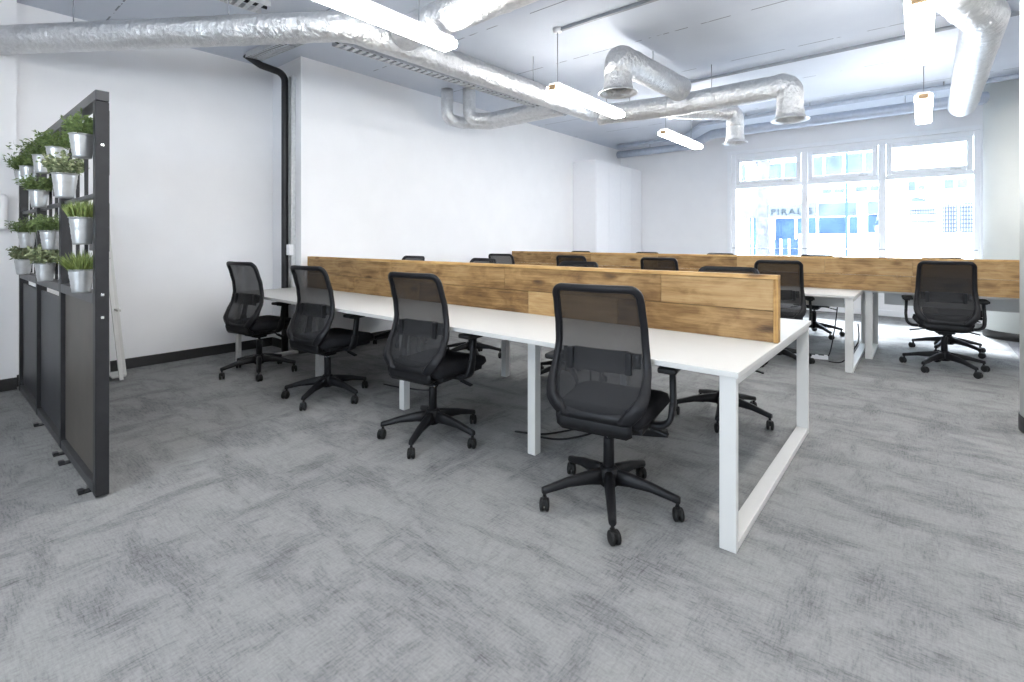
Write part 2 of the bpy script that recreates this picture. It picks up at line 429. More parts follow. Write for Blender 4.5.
for x0, x1, z0, z1 in ((-5.2, -4.9, 3.2, 4.0), (-4.3, -3.1, 3.3, 3.9), (-3.0, -2.0, 3.2, 4.0), (-1.9, -.95, 3.2, 4.0), (-2.55, -1.95, 2.78, 2.92), (-1.65, -.95, 2.78, 2.95), (-.35, .05, 2.72, 3.02), (.45, .95, 2.75, 3.0)):
    wq = P_('upper_window', (x0, -.05, z0), (x1, 0, z1), 'sign_blue'); P_('glazing_bar', ((x0 + x1) / 2 - .03, -.08, z0), ((x0 + x1) / 2 + .03, -.05, z1), 'pvc', wq)
def text_mesh(name, txt, size, m, loc, rot, parent=None, extrude=.02):
    cu = bpy.data.curves.new('tmp', 'FONT'); cu.body = txt; cu.size = size; cu.extrude = extrude; cu.align_x = 'LEFT'; cu.space_character = 1.27
    t = bpy.data.objects.new('tmp', cu); C.objects.link(t)
    dg = bpy.context.evaluated_depsgraph_get(); me = bpy.data.meshes.new_from_object(t.evaluated_get(dg))
    bpy.data.objects.remove(t)
    me.materials.clear(); me.materials.append(M[m])
    o = bpy.data.objects.new(name, me); C.objects.link(o); o.location = loc; o.rotation_euler = rot
    if parent: o.parent = parent
    return o
text_mesh('lettering', 'PIRALIS', .31, 'sign_text', (-4.06, -.15, 2.12), (PI / 2, 0, 0), fac)
# window security grids to the right
def grille(x0, x1, z0, z1, nx, nz):
    bm = bmesh.new()
    for i in range(nx + 1):
        x = x0 + (x1 - x0) * i / nx; bx(bm, *span((x - .02, -.1, z0), (x + .02, -.06, z1)))
    for i in range(nz + 1):
        z = z0 + (z1 - z0) * i / nz; bx(bm, *span((x0, -.1, z - .02), (x1, -.06, z + .02)))
    obj('window_grille', bm, 'pale_metal', fac)
grille(-.3, .28, 1.5, 2.25, 10, 7); grille(.43, .72, 1.5, 2.3, 5, 7); grille(.8, 1.1, 1.5, 2.3, 5, 7)
# street tree
tr = thing('street_tree', 'pale street tree trunk on the pavement beyond the window', 'tree', (-3.52, 15.4, -.25))
bm = bmesh.new(); tube(bm, [(0, 0, -.02), (.03, 0, 1), (-.02, 0, 2.2), (.04, 0, 3.4), (0, .1, 4.6)], [.24, .18, .165, .16, .14], 16); obj('trunk', bm, 'bark', tr)
for ax, ay in ((.9, .2), (-1., .3), (.35, -.5), (-.3, .7)):
    bm = bmesh.new(); tube(bm, [(0, .05, 3.6), (ax * .4, ay * .4, 4.3), (ax, ay, 5.3), (ax * 1.3, ay * 1.2, 6.4)], [.14, .11, .07, .03], 8); br = obj('branch', bm, 'bark', tr)
    bm = bmesh.new()
    for k in range(160):
        p = Vector((ax * 1.2 + random.gauss(0, .5), ay * 1.2 + random.gauss(0, .5), 5.7 + random.gauss(0, .6)))
        u = Vector((random.gauss(0, 1), random.gauss(0, 1), random.gauss(0, 1))).normalized() * .09; w = u.orthogonal().normalized() * .05
        bm.faces.new([bm.verts.new(q) for q in (p - u, p + w, p + u, p - w)])
    obj('leaves', bm, 'tree_leaf', br)
# street lamp post
lp = thing('street_lamp', 'slim grey lamp post in front of the shop building', 'lamp post', (-1.55, 15.6, -.25))
bm = bmesh.new(); tube(bm, [(0, 0, 0), (0, 0, 1.), (0, 0, 6.4)], [.05, .03, .025], 10); obj('post', bm, 'glare_blue', lp)
bm = bmesh.new(); bx(bm, (.5, .2, .1), (.25, 0, 6.42), .03); obj('lamp_head', bm, 'pale_metal', lp)

# ------------------------------------------------------------------ bench desks
ZT, TK = .73, .025
def bench(x0, x1, yf, yb, legs, label, single=False, grp='bench desks'):
    b = thing('bench_desk', label, 'desk', (x0, yf, 0), 0, grp)
    L, W = x1 - x0, yb - yf
    obj('worktop', B(((L, W, TK), (L / 2, W / 2, ZT - TK / 2), .003)), 'white_top', b)
    for x, s in ((.044, 1), (L - .044, -1)):
        bm = bmesh.new(); w, t, e = .066, .032, .012
        bx(bm, (w, t, ZT - TK), (x, t / 2 + e, (ZT - TK) / 2), .003); bx(bm, (w, t, ZT - TK), (x, W - t / 2 - e, (ZT - TK) / 2), .003)
        bx(bm, (w, W - 2 * t - 2 * e, t), (x, W / 2, t / 2 + .003), .003); bx(bm, (w, W - 2 * t - 2 * e, t), (x, W / 2, ZT - TK - t / 2), .003)
        fr = obj('end_frame', bm, 'white_metal', b)
        for y in (.03, W - .03): obj('foot_pad', B(((.05, .025, .006), (x, y, .003))), 'rubber', fr)
    for x in legs:
        for y in ((.25,) if single else (.25, W - .25)):
            obj('leg', B(((.055, .055, ZT - TK), (x - x0, y, (ZT - TK) / 2), .003)), 'white_metal', b)
        obj('cross_beam', B(((.05, W - (.5 if not single else .35), .04), (x - x0, W / 2, ZT - TK - .021), .003)), 'white_metal', b)
    obj('cable_tray', B(((L - .3, .28, .012), (L / 2, W / 2 if not single else W - .2, ZT - TK - .16), .003), ((L - .3, .01, .12), (L / 2, W / 2 - .14 if not single else W - .34, ZT - TK - .1), .002)), 'white_metal', b)
    return b
bench(-5.42, -.566, 2.09, 3.75, (-4.19, -2.98, -1.77), 'long white bench desk in front, beside the green plant screen')
bench(-5.30, -.50, 5.65, 7.30, (-4.1, -2.9, -1.7), 'long white bench desk in the second row behind the wooden divider')
bench(-.49, 2.0, 6.44, 7.30, (.75,), 'white desk run behind the wooden divider at the pillar side', True)

def divider(x0, x1, y0, label, seed, z1=1.077):
    d = thing('desk_divider', label, 'divider', (x0, y0, ZT), 0, 'wooden desk dividers')
    L, T, hh, cap = x1 - x0, .05, z1 - ZT, .022
    rng = random.Random(seed); bm = bmesh.new(); rows = 2; ph = (hh - cap) / rows; pw = .022
    for side in (0, 1):
        for r in range(rows):
            x = pw
            while x < L - pw - .01:
                w = rng.uniform(.7, 1.5)
                if L - pw - x - w < .45: w = L - pw - x
                tn = rng.random()
                bx(bm, (w - .002, .022, ph - .003), (x + w / 2, .013 if not side else T - .013, r * ph + ph / 2), .0015, None, 1, tn); x += w
    obj('plank_panel', bm, 'wood', d)
    bm = bmesh.new(); bx(bm, (L, T + .006, cap), (L / 2, T / 2, hh - cap / 2), .002, None, 1, .62); obj('top_cap', bm, 'wood_cap', d)
    for x, tn in ((pw / 2, .4), (L - pw / 2, .55)):
        bm = bmesh.new(); bx(bm, (pw, T + .004, hh - cap), (x, T / 2, (hh - cap) / 2), .002, None, 1, tn); obj('end_post', bm, 'wood_post', d)
    return d
divider(-5.29, -.57, 2.81, 'reclaimed plank divider standing on the front bench desk', 3)
divider(-5.28, 1.9, 6.37, 'longer reclaimed plank divider along the second bench, running behind the pillar', 8)

# ------------------------------------------------------------------ task chair
def interp(tab, v):
    if v <= tab[0][0]: return tab[0][1]
    for (a, p), (b, q) in zip(tab, tab[1:]):
        if v <= b:
            t = (v - a) / (b - a); t = t * t * (3 - 2 * t) * .5 + t * .5
            return p + (q - p) * t
    return tab[-1][1]
ZB_, ZT_ = .445, 1.06
PROF = [(.445, -.225), (.48, -.268), (.53, -.275), (.60, -.243), (.69, -.2), (.77, -.186), (.86, -.196), (.95, -.222), (1.06, -.262)]
W0 = [(.445, .24), (.55, .244), (.66, .236), (.80, .222), (1.06, .212)]
def yprof(x, z): return interp(PROF, z) + .03 * (x / .21) ** 2
def halfw(z):
    w = interp(W0, z); rt, rb = .055, .17
    if z > ZT_ - rt: w -= rt - math.sqrt(max(0, rt * rt - (z - (ZT_ - rt)) ** 2))
    if z < ZB_ + rb:
        t = (ZB_ + rb - z) / rb; w -= .15 * (1 - math.sqrt(max(0, 1 - t * t)))
    return w
def outline():
    right = []
    zs = [ZB_ + .17 * (1 - math.cos(a * PI / 2 / 9)) for a in range(10)]
    zs += [ZB_ + .17 + (ZT_ - .055 - ZB_ - .17) * k / 14 for k in range(1, 14)]
    zs += [ZT_ - .055 + .055 * math.sin(a * PI / 2 / 6) for a in range(7)]
    for z in zs: right.append((halfw(z), z))
    wb, wt = right[0][0], right[-1][0]
    pts = [(-wb * .5, ZB_), (0, ZB_), (wb * .5, ZB_)] + right + [(wt * .5, ZT_), (0, ZT_), (-wt * .5, ZT_)] + [(-x, z) for x, z in right[::-1]]
    return pts
OUT = outline()
def build_chair(label, grp):
    t = thing('task_chair', label, 'chair', (0, 0, 0), 0, grp)
    # backrest frame
    P3 = [Vector((x, yprof(x, z), z)) for x, z in OUT]; n = len(P3); secs = []
    for i in range(n):
        tg = (P3[(i + 1) % n] - P3[i - 1]).normalized()
        x, z = OUT[i]; e = .004
        dz = Vector((0, yprof(x, z + e) - yprof(x, z - e), 2 * e)).normalized(); dx = Vector((2 * e, yprof(x + e, z) - yprof(x - e, z), 0)).normalized()
        nm = dx.cross(dz).normalized(); nm = (nm - tg * nm.dot(tg)).normalized()
        inn = nm.cross(tg); cen = Vector((0, 0, .75)) - P3[i]
        if inn.dot(cen) < 0: inn = -inn
        low = max(0, min(1, (.66 - z) / .14)); wd = .033 + .024 * low; th = .012 + .006 * low
        sh_ = [(0, -th * .6), (.004, -th), (wd - .004, -th), (wd, -th * .5), (wd, th * .5), (wd - .004, th), (.004, th), (0, th * .6)]
        secs.append([P3[i] + inn * a + nm * b for a, b in sh_])
    bm = bmesh.new(); sweep(bm, secs, closed=True); back = obj('backrest', bm, 'frame_plastic', t)
    # mesh panel
    bm = bmesh.new(); nz, nx = 30, 12; g = []
    for j in range(nz + 1):
        z = ZB_ + .02 + (ZT_ - ZB_ - .035) * j / nz; w = max(.02, halfw(z) - .014)
        g.append([bm.verts.new((w * (2 * i / nx - 1), yprof(w * (2 * i / nx - 1), z) + .004, z)) for i in range(nx + 1)])
    for j in range(nz):
        for i in range(nx):
            f = bm.faces.new((g[j][i], g[j][i + 1], g[j + 1][i + 1], g[j + 1][i])); f.smooth = True
    obj('back_mesh', bm, 'mesh', back)
    # lumbar pad in front of the mesh, with side brackets
    bm = bmesh.new(); secs = []
    for i in range(13):
        x = -.185 + .37 * i / 12
        hz = .048 if abs(x) < .13 else .032
        zc = .72 - (.008 if abs(x) < .13 else 0)
        yy = [yprof(x, zc + k * hz) for k in (-1, 0, 1)]
        secs.append([Vector((x, yy[0] + .012, zc - hz)), Vector((x, yy[1] + .012, zc)), Vector((x, yy[2] + .012, zc + hz)), Vector((x, yy[2] + .028, zc + hz)), Vector((x, yy[1] + .036, zc)), Vector((x, yy[0] + .028, zc - hz))])
    sweep(bm, secs); 
    for s in (-1, 1): bx(bm, (.03, .02, .1), (s * .138, yprof(.138, .71) - .0, .71), .006)
    obj('lumbar_pad', bm, 'black_plastic', back)
    # shell below the backrest, curving under the seat
    bm = bmesh.new(); secs = []
    for y, z, w, h in ((-.262, .5, .15, .05), (-.285, .462, .175, .055), (-.255, .425, .175, .05), (-.19, .405, .13, .045), (-.1, .395, .085, .04), (0, .395, .07, .035)):
        secs.append([Vector((sx * w, y + (.02 if z > .43 else 0) * abs(sx), z + sz * h / 2)) for sx, sz in ((-1, -.3), (-.85, -1), (.85, -1), (1, -.3), (1, .5), (.85, 1), (-.85, 1), (-1, .5))])
    sweep(bm, secs); obj('back_support', bm, 'black_plastic', t)
    # seat cushion
    bm = bmesh.new(); secs = []
    for k in range(15):
        u = k / 14; y = -.235 + .5 * u
        w = .235 * (1 - .16 * (1 - u) ** 2) * (math.sqrt(max(0, 1 - (max(0, u - .82) / .2) ** 2)) * .28 + .72) * (math.sqrt(max(.05, 1 - (max(0, .12 - u) / .13) ** 2)) * .3 + .7)
        drop = .03 * max(0, (u - .7) / .3) ** 2; zt = .512 - drop - .008 * math.sin(PI * u); zb = .43 + .01 * max(0, (u - .75) / .25)
        if k in (0, 14): zt -= .03; zb += .012
        ring = [(-1, .3), (-.96, .85), (-.8, 1), (-.4, .97), (0, .95), (.4, .97), (.8, 1), (.96, .85), (1, .3), (.93, 0), (.5, 0), (0, 0), (-.5, 0), (-.93, 0)]
        secs.append([Vector((a * w, y, zb + (zt - zb) * b)) for a, b in ring])
    sweep(bm, secs); seat = obj('seat', bm, 'black_fabric', t)
    obj('seat_pan', B(((.4, .4, .03), (0, .02, .418), .012)), 'black_plastic', seat)
    # arms
    for s in (-1, 1):
        bm = bmesh.new(); secs = []
        path = fillet([(s * .12, -.03, .405), (s * .285, -.03, .41), (s * .293, -.012, .52), (s * .286, .01, .66)], .06, 6)
        path = resample(path, .05)
        for i, p in enumerate(path):
            tg = (path[min(i + 1, len(path) - 1)] - path[max(i - 1, 0)]).normalized()
            side = Vector((0, 1, 0)); side = (side - tg * side.dot(tg)).normalized(); nn = tg.cross(side)
            k = i / (len(path) - 1); hw = .021 + .013 * max(0, 1 - abs(k - .35) / .4); th = .012
            secs.append([p + side * a * hw + nn * b * th for a, b in ((-1, -.5), (-.8, -1), (.8, -1), (1, -.5), (1, .5), (.8, 1), (-.8, 1), (-1, .5))])
        sweep(bm, secs); arm = obj('armrest', bm, 'black_plastic', t)
        bm = bmesh.new(); bx(bm, (.085, .235, .026), (s * .28, .03, .674), .011, None, 3); bx(bm, (.05, .12, .014), (s * .284, .015, .657), .004)
        obj('arm_pad', bm, 'rubber', arm)
    # mechanism, levers, column
    bm = bmesh.new(); bx(bm, (.15, .22, .05), (0, .005, .382), .014); bx(bm, (.1, .1, .03), (0, 0, .352), .01); obj('tilt_mechanism', bm, 'black_plastic', t)
    for s, y in ((1, .06), (-1, .02)):
        bm = bmesh.new(); tube(bm, [(s * .07, y, .385), (s * .16, y, .378), (s * .2, y, .368)], .006, 8); bx(bm, (.085, .03, .012), (s * .225, y, .363), .005, Matrix.Rotation(s * .22, 4, 'Y')); obj('lever', bm, 'black_plastic', t)
    bm = bmesh.new(); tube(bm, [(0, 0, .2), (0, 0, .36)], .014, 14); col = obj('gas_column', bm, 'chrome', t)
    bm = bmesh.new(); lathe(bm, [(0, .1), (.027, .1), (.025, .31), (.022, .318), (0, .318)], 18); obj('column_sleeve', bm, 'black_plastic', col)
    # star base
    bm = bmesh.new(); lathe(bm, [(0, .085), (.036, .085), (.05, .1), (.05, .16), (.036, .178), (.026, .18)], 24); obj('base_hub', bm, 'black_plastic', t)
    for k in range(5):
        a = 2 * PI * k / 5 + PI / 2; d = Vector((math.cos(a), math.sin(a), 0)); nrm = Vector((-d.y, d.x, 0)); secs = []
        for r, zt, h, w in ((.03, .17, .07, .028), (.1, .16, .055, .024), (.2, .138, .038, .021), (.285, .112, .03, .019), (.318, .104, .03, .017), (.328, .1, .024, .012)):
            secs.append([d * r + nrm * (x * w) + Vector((0, 0, zt - h + z * h)) for x, z in ((-.8, 0), (.8, 0), (1, .3), (.75, .9), (.4, 1), (-.4, 1), (-.75, .9), (-1, .3))])
        bm = bmesh.new(); sweep(bm, secs); leg = obj('base_leg', bm, 'black_plastic', t)
        # twin-wheel caster, trailing a little to one side
        ca = a + (.9, -.7, 1.3, .4, -1.2)[k]; cd = Vector((math.cos(ca), math.sin(ca), 0)); cn = Vector((-cd.y, cd.x, 0)); pv = d * .315
        bm = bmesh.new(); ctr = pv + cd * .016 + Vector((0, 0, .03))
        for s in (-1, 1):
            lathe(bm, [(0, -.009), (.024, -.009), (.03, -.005), (.03, .005), (.024, .009), (.012, .011), (0, .011)], 20, ctr + cn * s * .0125, cn * s)
        bx(bm, (.05, .022, .03), ctr + Vector((0, 0, .016)), .006, Matrix.Rotation(ca, 4, 'Z')); tube(bm, [pv + Vector((0, 0, .05)), pv + Vector((0, 0, .085))], .008, 8)
        obj('caster', bm, 'rubber', leg)
    for ch in t.children:
        if ch.name.startswith(('backrest', 'back_support', 'seat', 'armrest')): ch.location = (0, .045, 0)
    return t
G1, G2, G3, G4 = 'chairs at the near side of the front bench', 'chairs at the far side of the front bench', 'chairs at the near side of the second bench', 'chairs at the far side of the second bench'
chair0 = build_chair('closest black mesh chair, beside the open white end frame of the front bench', G1)
CH = [
    (-1.16, 2.125, .17, -.08, 'closest black mesh chair, beside the open white end frame of the front bench', G1),
    (-2.42, 2.125, .12, -.18, 'black mesh chair second from the open end of the front bench', G1),
    (-3.685, 2.125, .12, -.14, 'black mesh chair third from the open end of the front bench', G1),
    (-4.86, 2.1, .18, .52, 'black mesh chair at the white wall end of the front bench, near side', G1),
    (-1.1, 3.68, PI + .1, -0.44, 'black chair across the front bench, legs showing through the open end frame', G2),
    (-2.47, 3.765, PI, 0.2, 'black chair across the front bench, a sliver of back above the divider', G2),
    (-3.72, 3.795, PI - .1, 0.4, 'black chair across the front bench, top just touching the smaller chair back', G2),
    (-4.95, 3.845, PI, 0.1, 'black chair across the front bench, close to the long white wall', G2),
    (-1.15, 5.655, 0.22, 0.3, 'black mesh chair of the second bench showing past the front divider end', G3),
    (-2.38, 5.675, 0.12, 0.5, 'black mesh chair back rising mid divider, third from the wall', G3),
    (-3.6, 5.695, 0.15, 0.2, 'black mesh chair back of the second bench, second from the wall', G3),
    (-4.82, 5.695, 0.15, 0.4, 'black mesh chair back of the second bench, against the white wall', G3),
    (0.155, 6.41, 0.06, 0.11, 'black mesh chair standing alone by the round pillars, back towards us', G3),
    (0.22, 7.45, PI + .3, 0.25, 'black chair facing us across the wooden divider by the pillars', G4),
    (-1.12, 7.645, PI, 0.1, 'black chair across the second bench, its top below the middle window pane', G4),
    (-2.38, 7.645, PI, 0.3, 'black chair across the second bench, its top near the window edge', G4),
    (-3.56, 7.645, PI, 0.5, 'black chair across the second bench, its top before the tall white cupboard doors', G4),
    (-4.85, 7.645, PI, 0.2, 'black chair across the second bench, its top before the cupboard side', G4),
]
for i, (x, y, rz, base, lab, g) in enumerate(CH):
    if i == 0: c = chair0; c.location = (x, y, 0); c.rotation_euler = (0, 0, rz)
    else: c = dup(chair0, (x, y, 0), rz, lab, g)
    for ch in c.children:                                   # the star base swivels freely under the seat
        if ch.name.startswith(('base_leg', 'base_hub')): ch.rotation_euler = (0, 0, base - rz)

# ------------------------------------------------------------------ plant screen
SY, SX0, SX1, SZ = .589, -5.77, -3.105, 1.985
sc = thing('plant_screen', 'black steel room divider screen with lattice top and solid lower panels', 'screen', (SX1, SY, 0))
def S_(name, a, b, m, bev=.003, par=None): return obj(name, B((*span((a[0] - SX1, a[1] - SY, a[2]), (b[0] - SX1, b[1] - SY, b[2])), bev)), m, par or sc)
posts = [-3.105, -3.99, -4.88, -5.77]; pw = .026
for x in posts:
    p = S_('post', (x - pw, SY - .027, .012), (x + pw, SY + .027, SZ - .052), 'black_metal')
S_('top_rail', (SX0 - pw, SY - .027, SZ - .05), (SX1 + pw, SY + .027, SZ), 'grey_metal')
for a, b in zip(posts, posts[1:]):
    xa, xb = a - pw - .001, b + pw + .001
    S_('bottom_rail', (xa, SY - .025, .012), (xb, SY + .025, .06), 'grey_metal')
    S_('middle_rail', (xa, SY - .027, .945), (xb, SY + .027, .995), 'grey_metal')
    S_('lattice_rail', (xa, SY - .01, 1.47), (xb, SY + .02, 1.492), 'grey_metal')
    S_('lower_panel', (xa - .02, SY - .008, .075), (xb + .02, SY + .008, .944 if a == posts[0] else .90), 'brown_panel' if a == posts[0] else 'dark_panel', .002)
    for k in (1, 2, 3):
        x = a + (b - a) * k / 4
        S_('lattice_bar', (x - .008, SY + .012, .996), (x + .008, SY + .028, SZ - .051), 'black_metal', .002)
    for ck, z0, z1 in (((0, 1.58, 1.9), (1, 1.2, 1.45), (0, 1.2, 1.44)) if a == posts[0] else ((2, 1.56, 1.8), (1, 1.04, 1.3)) if a == posts[1] else ((1, 1.2, 1.4),)):
        x = a + (b - a) * (ck + .5) / 4
        S_('backing_plate', (x - .098, SY + .03, z0), (x + .098, SY + .036, z1), 'plate', .001)
for x in (-3.22, -3.72, -3.9, -4.62):
    bm = bmesh.new(); bx(bm, (.045, .09, .008), (x - SX1, -.025, .004), .002); bx(bm, (.04, .026, .018), (x - SX1, -.058, .011), .004); obj('foot', bm, 'black_metal', sc)
for z in (.88, .99, 1.72): obj('bolt', B(((.004, .014, .014), (pw + .003, 0, z), .002)), 'chrome', sc)

def plant(x, z, kind, label, r=.062, h=.12, spread=.1, y=SY - .052):
    t = thing('potted_plant', label, 'plant', (x, y, z), random.uniform(0, 6), 'potted plants on the black screen')
    bm = bmesh.new(); rb = r * .72
    prof = [(0, .0), (rb, 0)]
    for k in range(1, 13):
        u = k / 12; prof.append((rb + (r - rb) * u + (.0016 if k in (3, 5, 8, 10) else 0), h * u * .98))
    prof += [(r + .004, h * .98), (r + .004, h), (r - .004, h), (r - .006, h - .018), (0, h - .018)]
    lathe(bm, prof, 24); pot = obj('pot', bm, 'galv', t)
    rng = random.Random(int(abs(x * 977 + z * 331)))
    bm = bmesh.new()
    def leaf(p, d, ln, wd, side):
        tip = p + d * ln; mid = p + d * ln * .5 + Vector((0, 0, ln * .08)); s = side * wd
        bm.faces.new([bm.verts.new(q) for q in (p, mid + s, tip, mid - s)])
    if kind == 'grass': ns, hh = 330, .1
    elif kind == 'pale': ns, hh = 60, .11
    else: ns, hh = 90, .1
    for k in range(ns):
        a = rng.uniform(0, 2 * PI); rr = r * .85 * math.sqrt(rng.random()); base = Vector((rr * math.cos(a), rr * math.sin(a), h - .02))
        out = spread * (rr / r) * rng.uniform(.5, 1.2)
        top = Vector((base.x + out * math.cos(a), base.y + out * math.sin(a), h + hh * rng.uniform(.45, 1.05) * (1.1 - .45 * rr / r)))
        d = (top - base); ln = d.length; d.normalize(); side = d.orthogonal().normalized()
        side.rotate(Matrix.Rotation(rng.uniform(0, 6), 3, d))
        if kind == 'grass': leaf(base, d, ln, .0028, side)
        else:
            leaf(base, d, ln, .0012, side)
            m_ = 7 if kind == 'herb' else 9
            for q in range(m_):
                u = .35 + .65 * q / (m_ - 1); pp = base + d * ln * u; dd = Vector((rng.gauss(0, 1), rng.gauss(0, 1), rng.gauss(.35, .6))).normalized()
                L_ = .03 if kind == 'herb' else .026; leaf(pp, dd, L_ * rng.uniform(.7, 1.2), .0045 if kind == 'herb' else .008, dd.orthogonal().normalized())
    obj('foliage', bm, {'grass': 'leaf_yel', 'herb': 'leaf', 'pale': 'leaf_pale'}[kind], t)
    obj('soil', (lambda b_: (lathe(b_, [(0, h - .012), (r - .008, h - .012), (r - .008, h - .017), (0, h - .017)], 16), b_)[1])(bmesh.new()), 'soil', pot)
    return t
PL = [  # x, base z, kind, label
    (-3.215, 1.665, 'herb', 'green herb in a pale metal pot, highest beside the screen end post'),
    (-3.215, 1.235, 'grass', 'grassy herb in a ribbed pot midway up the screen end post'),
    (-3.235, .997, 'grass', 'wide yellow-green grass in a pot on the rail beside the end post'),
    (-3.66, 1.49, 'pale', 'pale variegated plant in a larger ribbed pot near the screen top'),
    (-3.88, 1.68, 'herb', 'small green herb half hidden behind the large bushy herb'),
    (-4.1, 1.2, 'herb', 'green herb pot hanging directly over the pale variegated rail plant'),
    (-4.30, .997, 'pale', 'loose pale leafed plant, middle pot on the screen rail'),
    (-4.39, 1.69, 'herb', 'largest dark bushy herb spreading near the screen top'),
    (-4.545, 1.475, 'herb', 'dense herb in a small pot just above the lattice crossbar'),
    (-4.985, 1.675, 'herb', 'small herb behind its twin at the wall end, upper row'),
    (-5.09, 1.2, 'herb', 'herb in a leaning row spreading past the wall end post'),
    (-5.28, .997, 'pale', 'leafy plant on the screen rail closest to the wall'),
    (-5.29, 1.675, 'herb', 'small dark herb at the wall end of the upper row'),
]
for i, (x, z, k, lab) in enumerate(PL):
    big = 'largest' in lab
    plant(x, z, k, lab, .056 if 'larger' in lab else .051, .135 if 'larger' in lab or i == 1 else .115, .13 if big else .08 if 'wide' in lab else .05 if i < 2 else .08)

# ------------------------------------------------------------------ left wall things
e = thing('folding_easel', 'white folding stand leaning on the wall behind the plant screen', 'easel', (-5.71, 1.16, 0))
for a, b in (((-.03, -.02, 0), (-.28, -.02, 1.65)), ((.19, .03, 0), (-.22, .0, 1.2)), ((.02, .09, .0), (-.27, .0, 1.6))):
    bm = bmesh.new(); a, b = Vector(a), Vector(b); d = (b - a); bx(bm, (.022, .03, d.length), (a + b) / 2 + Vector((0, 0, .006)), .003, Vector((0, 0, 1)).rotation_difference(d).to_matrix().to_4x4()); obj('leg', bm, 'white_metal', e)
obj('crossbar', B(((.2, .025, .02), (.02, .03, .62), .003)), 'white_metal', e)
obj('spreader', B(((.22, .1, .014), (.06, .02, .035), .003)), 'white_metal', e)
w = tag(obj('wall_dispenser', B(((.1, .28, .3), (XL + .15, .36, 1.49), .035, None, 4)), 'white_gloss'), 'white rounded box fixed to the wall beyond the plant screen', 'dispenser')
# conduit up the wall return with ladder tray beside it
t = thing('wall_conduit', 'thick black conduit running up the corner beside the projecting wall', 'conduit', (-5.57, 2.69, 0))
bm = bmesh.new(); tube(bm, resample(fillet([(0, 0, .001), (0, 0, 3.14), (-.01, -.26, 3.17), (-.03, -.42, 3.25)], .1), .2), .038, 14); obj('pipe', bm, 'black_metal', t)
for z in (.4, 1.2, 2.0, 2.7): obj('clip', B(((.1, .03, .03), (0, .043, z), .004)), 'grey_metal', t)
t = thing('ladder_tray', 'narrow perforated metal tray rising beside the black wall conduit', 'cable tray', (-5.465, 2.715, 0))
bm = bmesh.new()
for x in (-.03, .03): bx(bm, *span((x - .003, -.02, .002), (x + .003, .03, 3.1)))
for k in range(62): bx(bm, (.056, .004, .02), (0, .026, .03 + k * .05))
obj('tray', bm, 'tray', t)
bm = bmesh.new(); tube(bm, [(0, .01, .002), (.004, .008, 1.5), (0, .01, 3.1)], .008, 6); obj('cable', bm, 'black_plastic', t)
obj('junction_box', B(((.07, .05, .12), (.0, -.02, 1.15), .005)), 'white_gloss', t)

# tall cupboard
t = thing('tall_cupboard', 'tall white storage cupboard in the corner near the street window', 'cupboard', (-5.315, 8.3, 0))
obj('carcass', B(((.5, 1.97, 2.8), (.25, .985, 1.4), .003)), 'white_gloss', t)
for k in range(4):
    d = obj('cupboard_door', B(((.02, .486, 2.68), (.511, .2475 + k * .4915, 1.43), .003)), 'white_gloss', t)

# ------------------------------------------------------------------ ceiling services
def hang(parent, x, y, z, r=.005): 
    bm = bmesh.new(); tube(bm, [(x, y, z), (x, y, H)], r, 6); obj('hanger_rod', bm, 'conduit', parent)
def foil_tube(bm, pts, r, rad=.2, seed=1, step=.045, seg=28, bands=()):
    p = resample(fillet(pts, rad, 12), step); rng = random.Random(seed); rr = []; L_ = 0
    for i, q in enumerate(p):
        if i: L_ += (q - p[i - 1]).length
        rr.append(r * (1 + rng.uniform(-.012, .012)) + (.006 if (L_ % 1.05) < .05 else 0))
    tube(bm, p, rr, seg)
DU = 'silver foil air ducts'
def duct(label, pts, r, rad, seed, rods=()):
    d = thing('air_duct', label, 'duct', pts[0], 0, DU)
    o = Vector(pts[0]); bm = bmesh.new(); foil_tube(bm, [Vector(p) - o for p in pts], r, rad, seed); obj('duct_pipe', bm, 'foil', d)
    for x, y, z in rods: hang2(d, o, x, y, z)
    return d
def hang2(d, o, x, y, z):
    bm = bmesh.new(); tube(bm, [Vector((x, y, z)) - o, Vector((x, y, H)) - o], .005, 6); obj('hanger_rod', bm, 'conduit', d)
def outlet(d, x, y, z0, z1, r):
    o = d.location; bm = bmesh.new()
    prof = [(r * .99, z1), (r * 1.02, z1 - .04), (r * 1.0, z1 - .08), (r * 1.04, z0 + .1), (r * 1.07, z0 + .05), (r * 1.2, z0 + .02), (r * 1.42, z0 + .006), (r * 1.45, z0), (r * 1.42, z0 - .006), (r * 1.1, z0 + .008), (r * .96, z0 + .05), (r * .94, z0 + .08)]
    lathe(bm, [(a, b) for a, b in prof], 36, (x - o.x, y - o.y, -o.z)); obj('outlet_collar', bm, 'foil', d)
    bm = bmesh.new(); lathe(bm, [(0, z0 + .07), (r * .9, z0 + .07), (r * .9, z0 + .08), (0, z0 + .08)], 28, (x - o.x, y - o.y, -o.z)); obj('diffuser_disc', bm, 'white_gloss', d)
XM, ZD = -3.40, 2.9
duct('main foil duct crossing from the left wall then running towards the window', [(-5.88, .43, ZD), (XM, 2.13, ZD), (XM + .1, 5.6, ZD)], .112, .3, 1, ((-5.3, .83, ZD + .1), (-4.2, 1.58, ZD + .1), (XM + .02, 2.9, ZD + .1), (XM + .06, 4.4, ZD + .1)))
duct('foil duct branching off the main duct across the ceiling above the front bench', [(XM + .17, 2.53, ZD + .02), (-2.4, 2.53, ZD + .02), (.6, 2.53, ZD + .02)], .125, .2, 2, ((-2.2, 2.53, ZD + .13),))
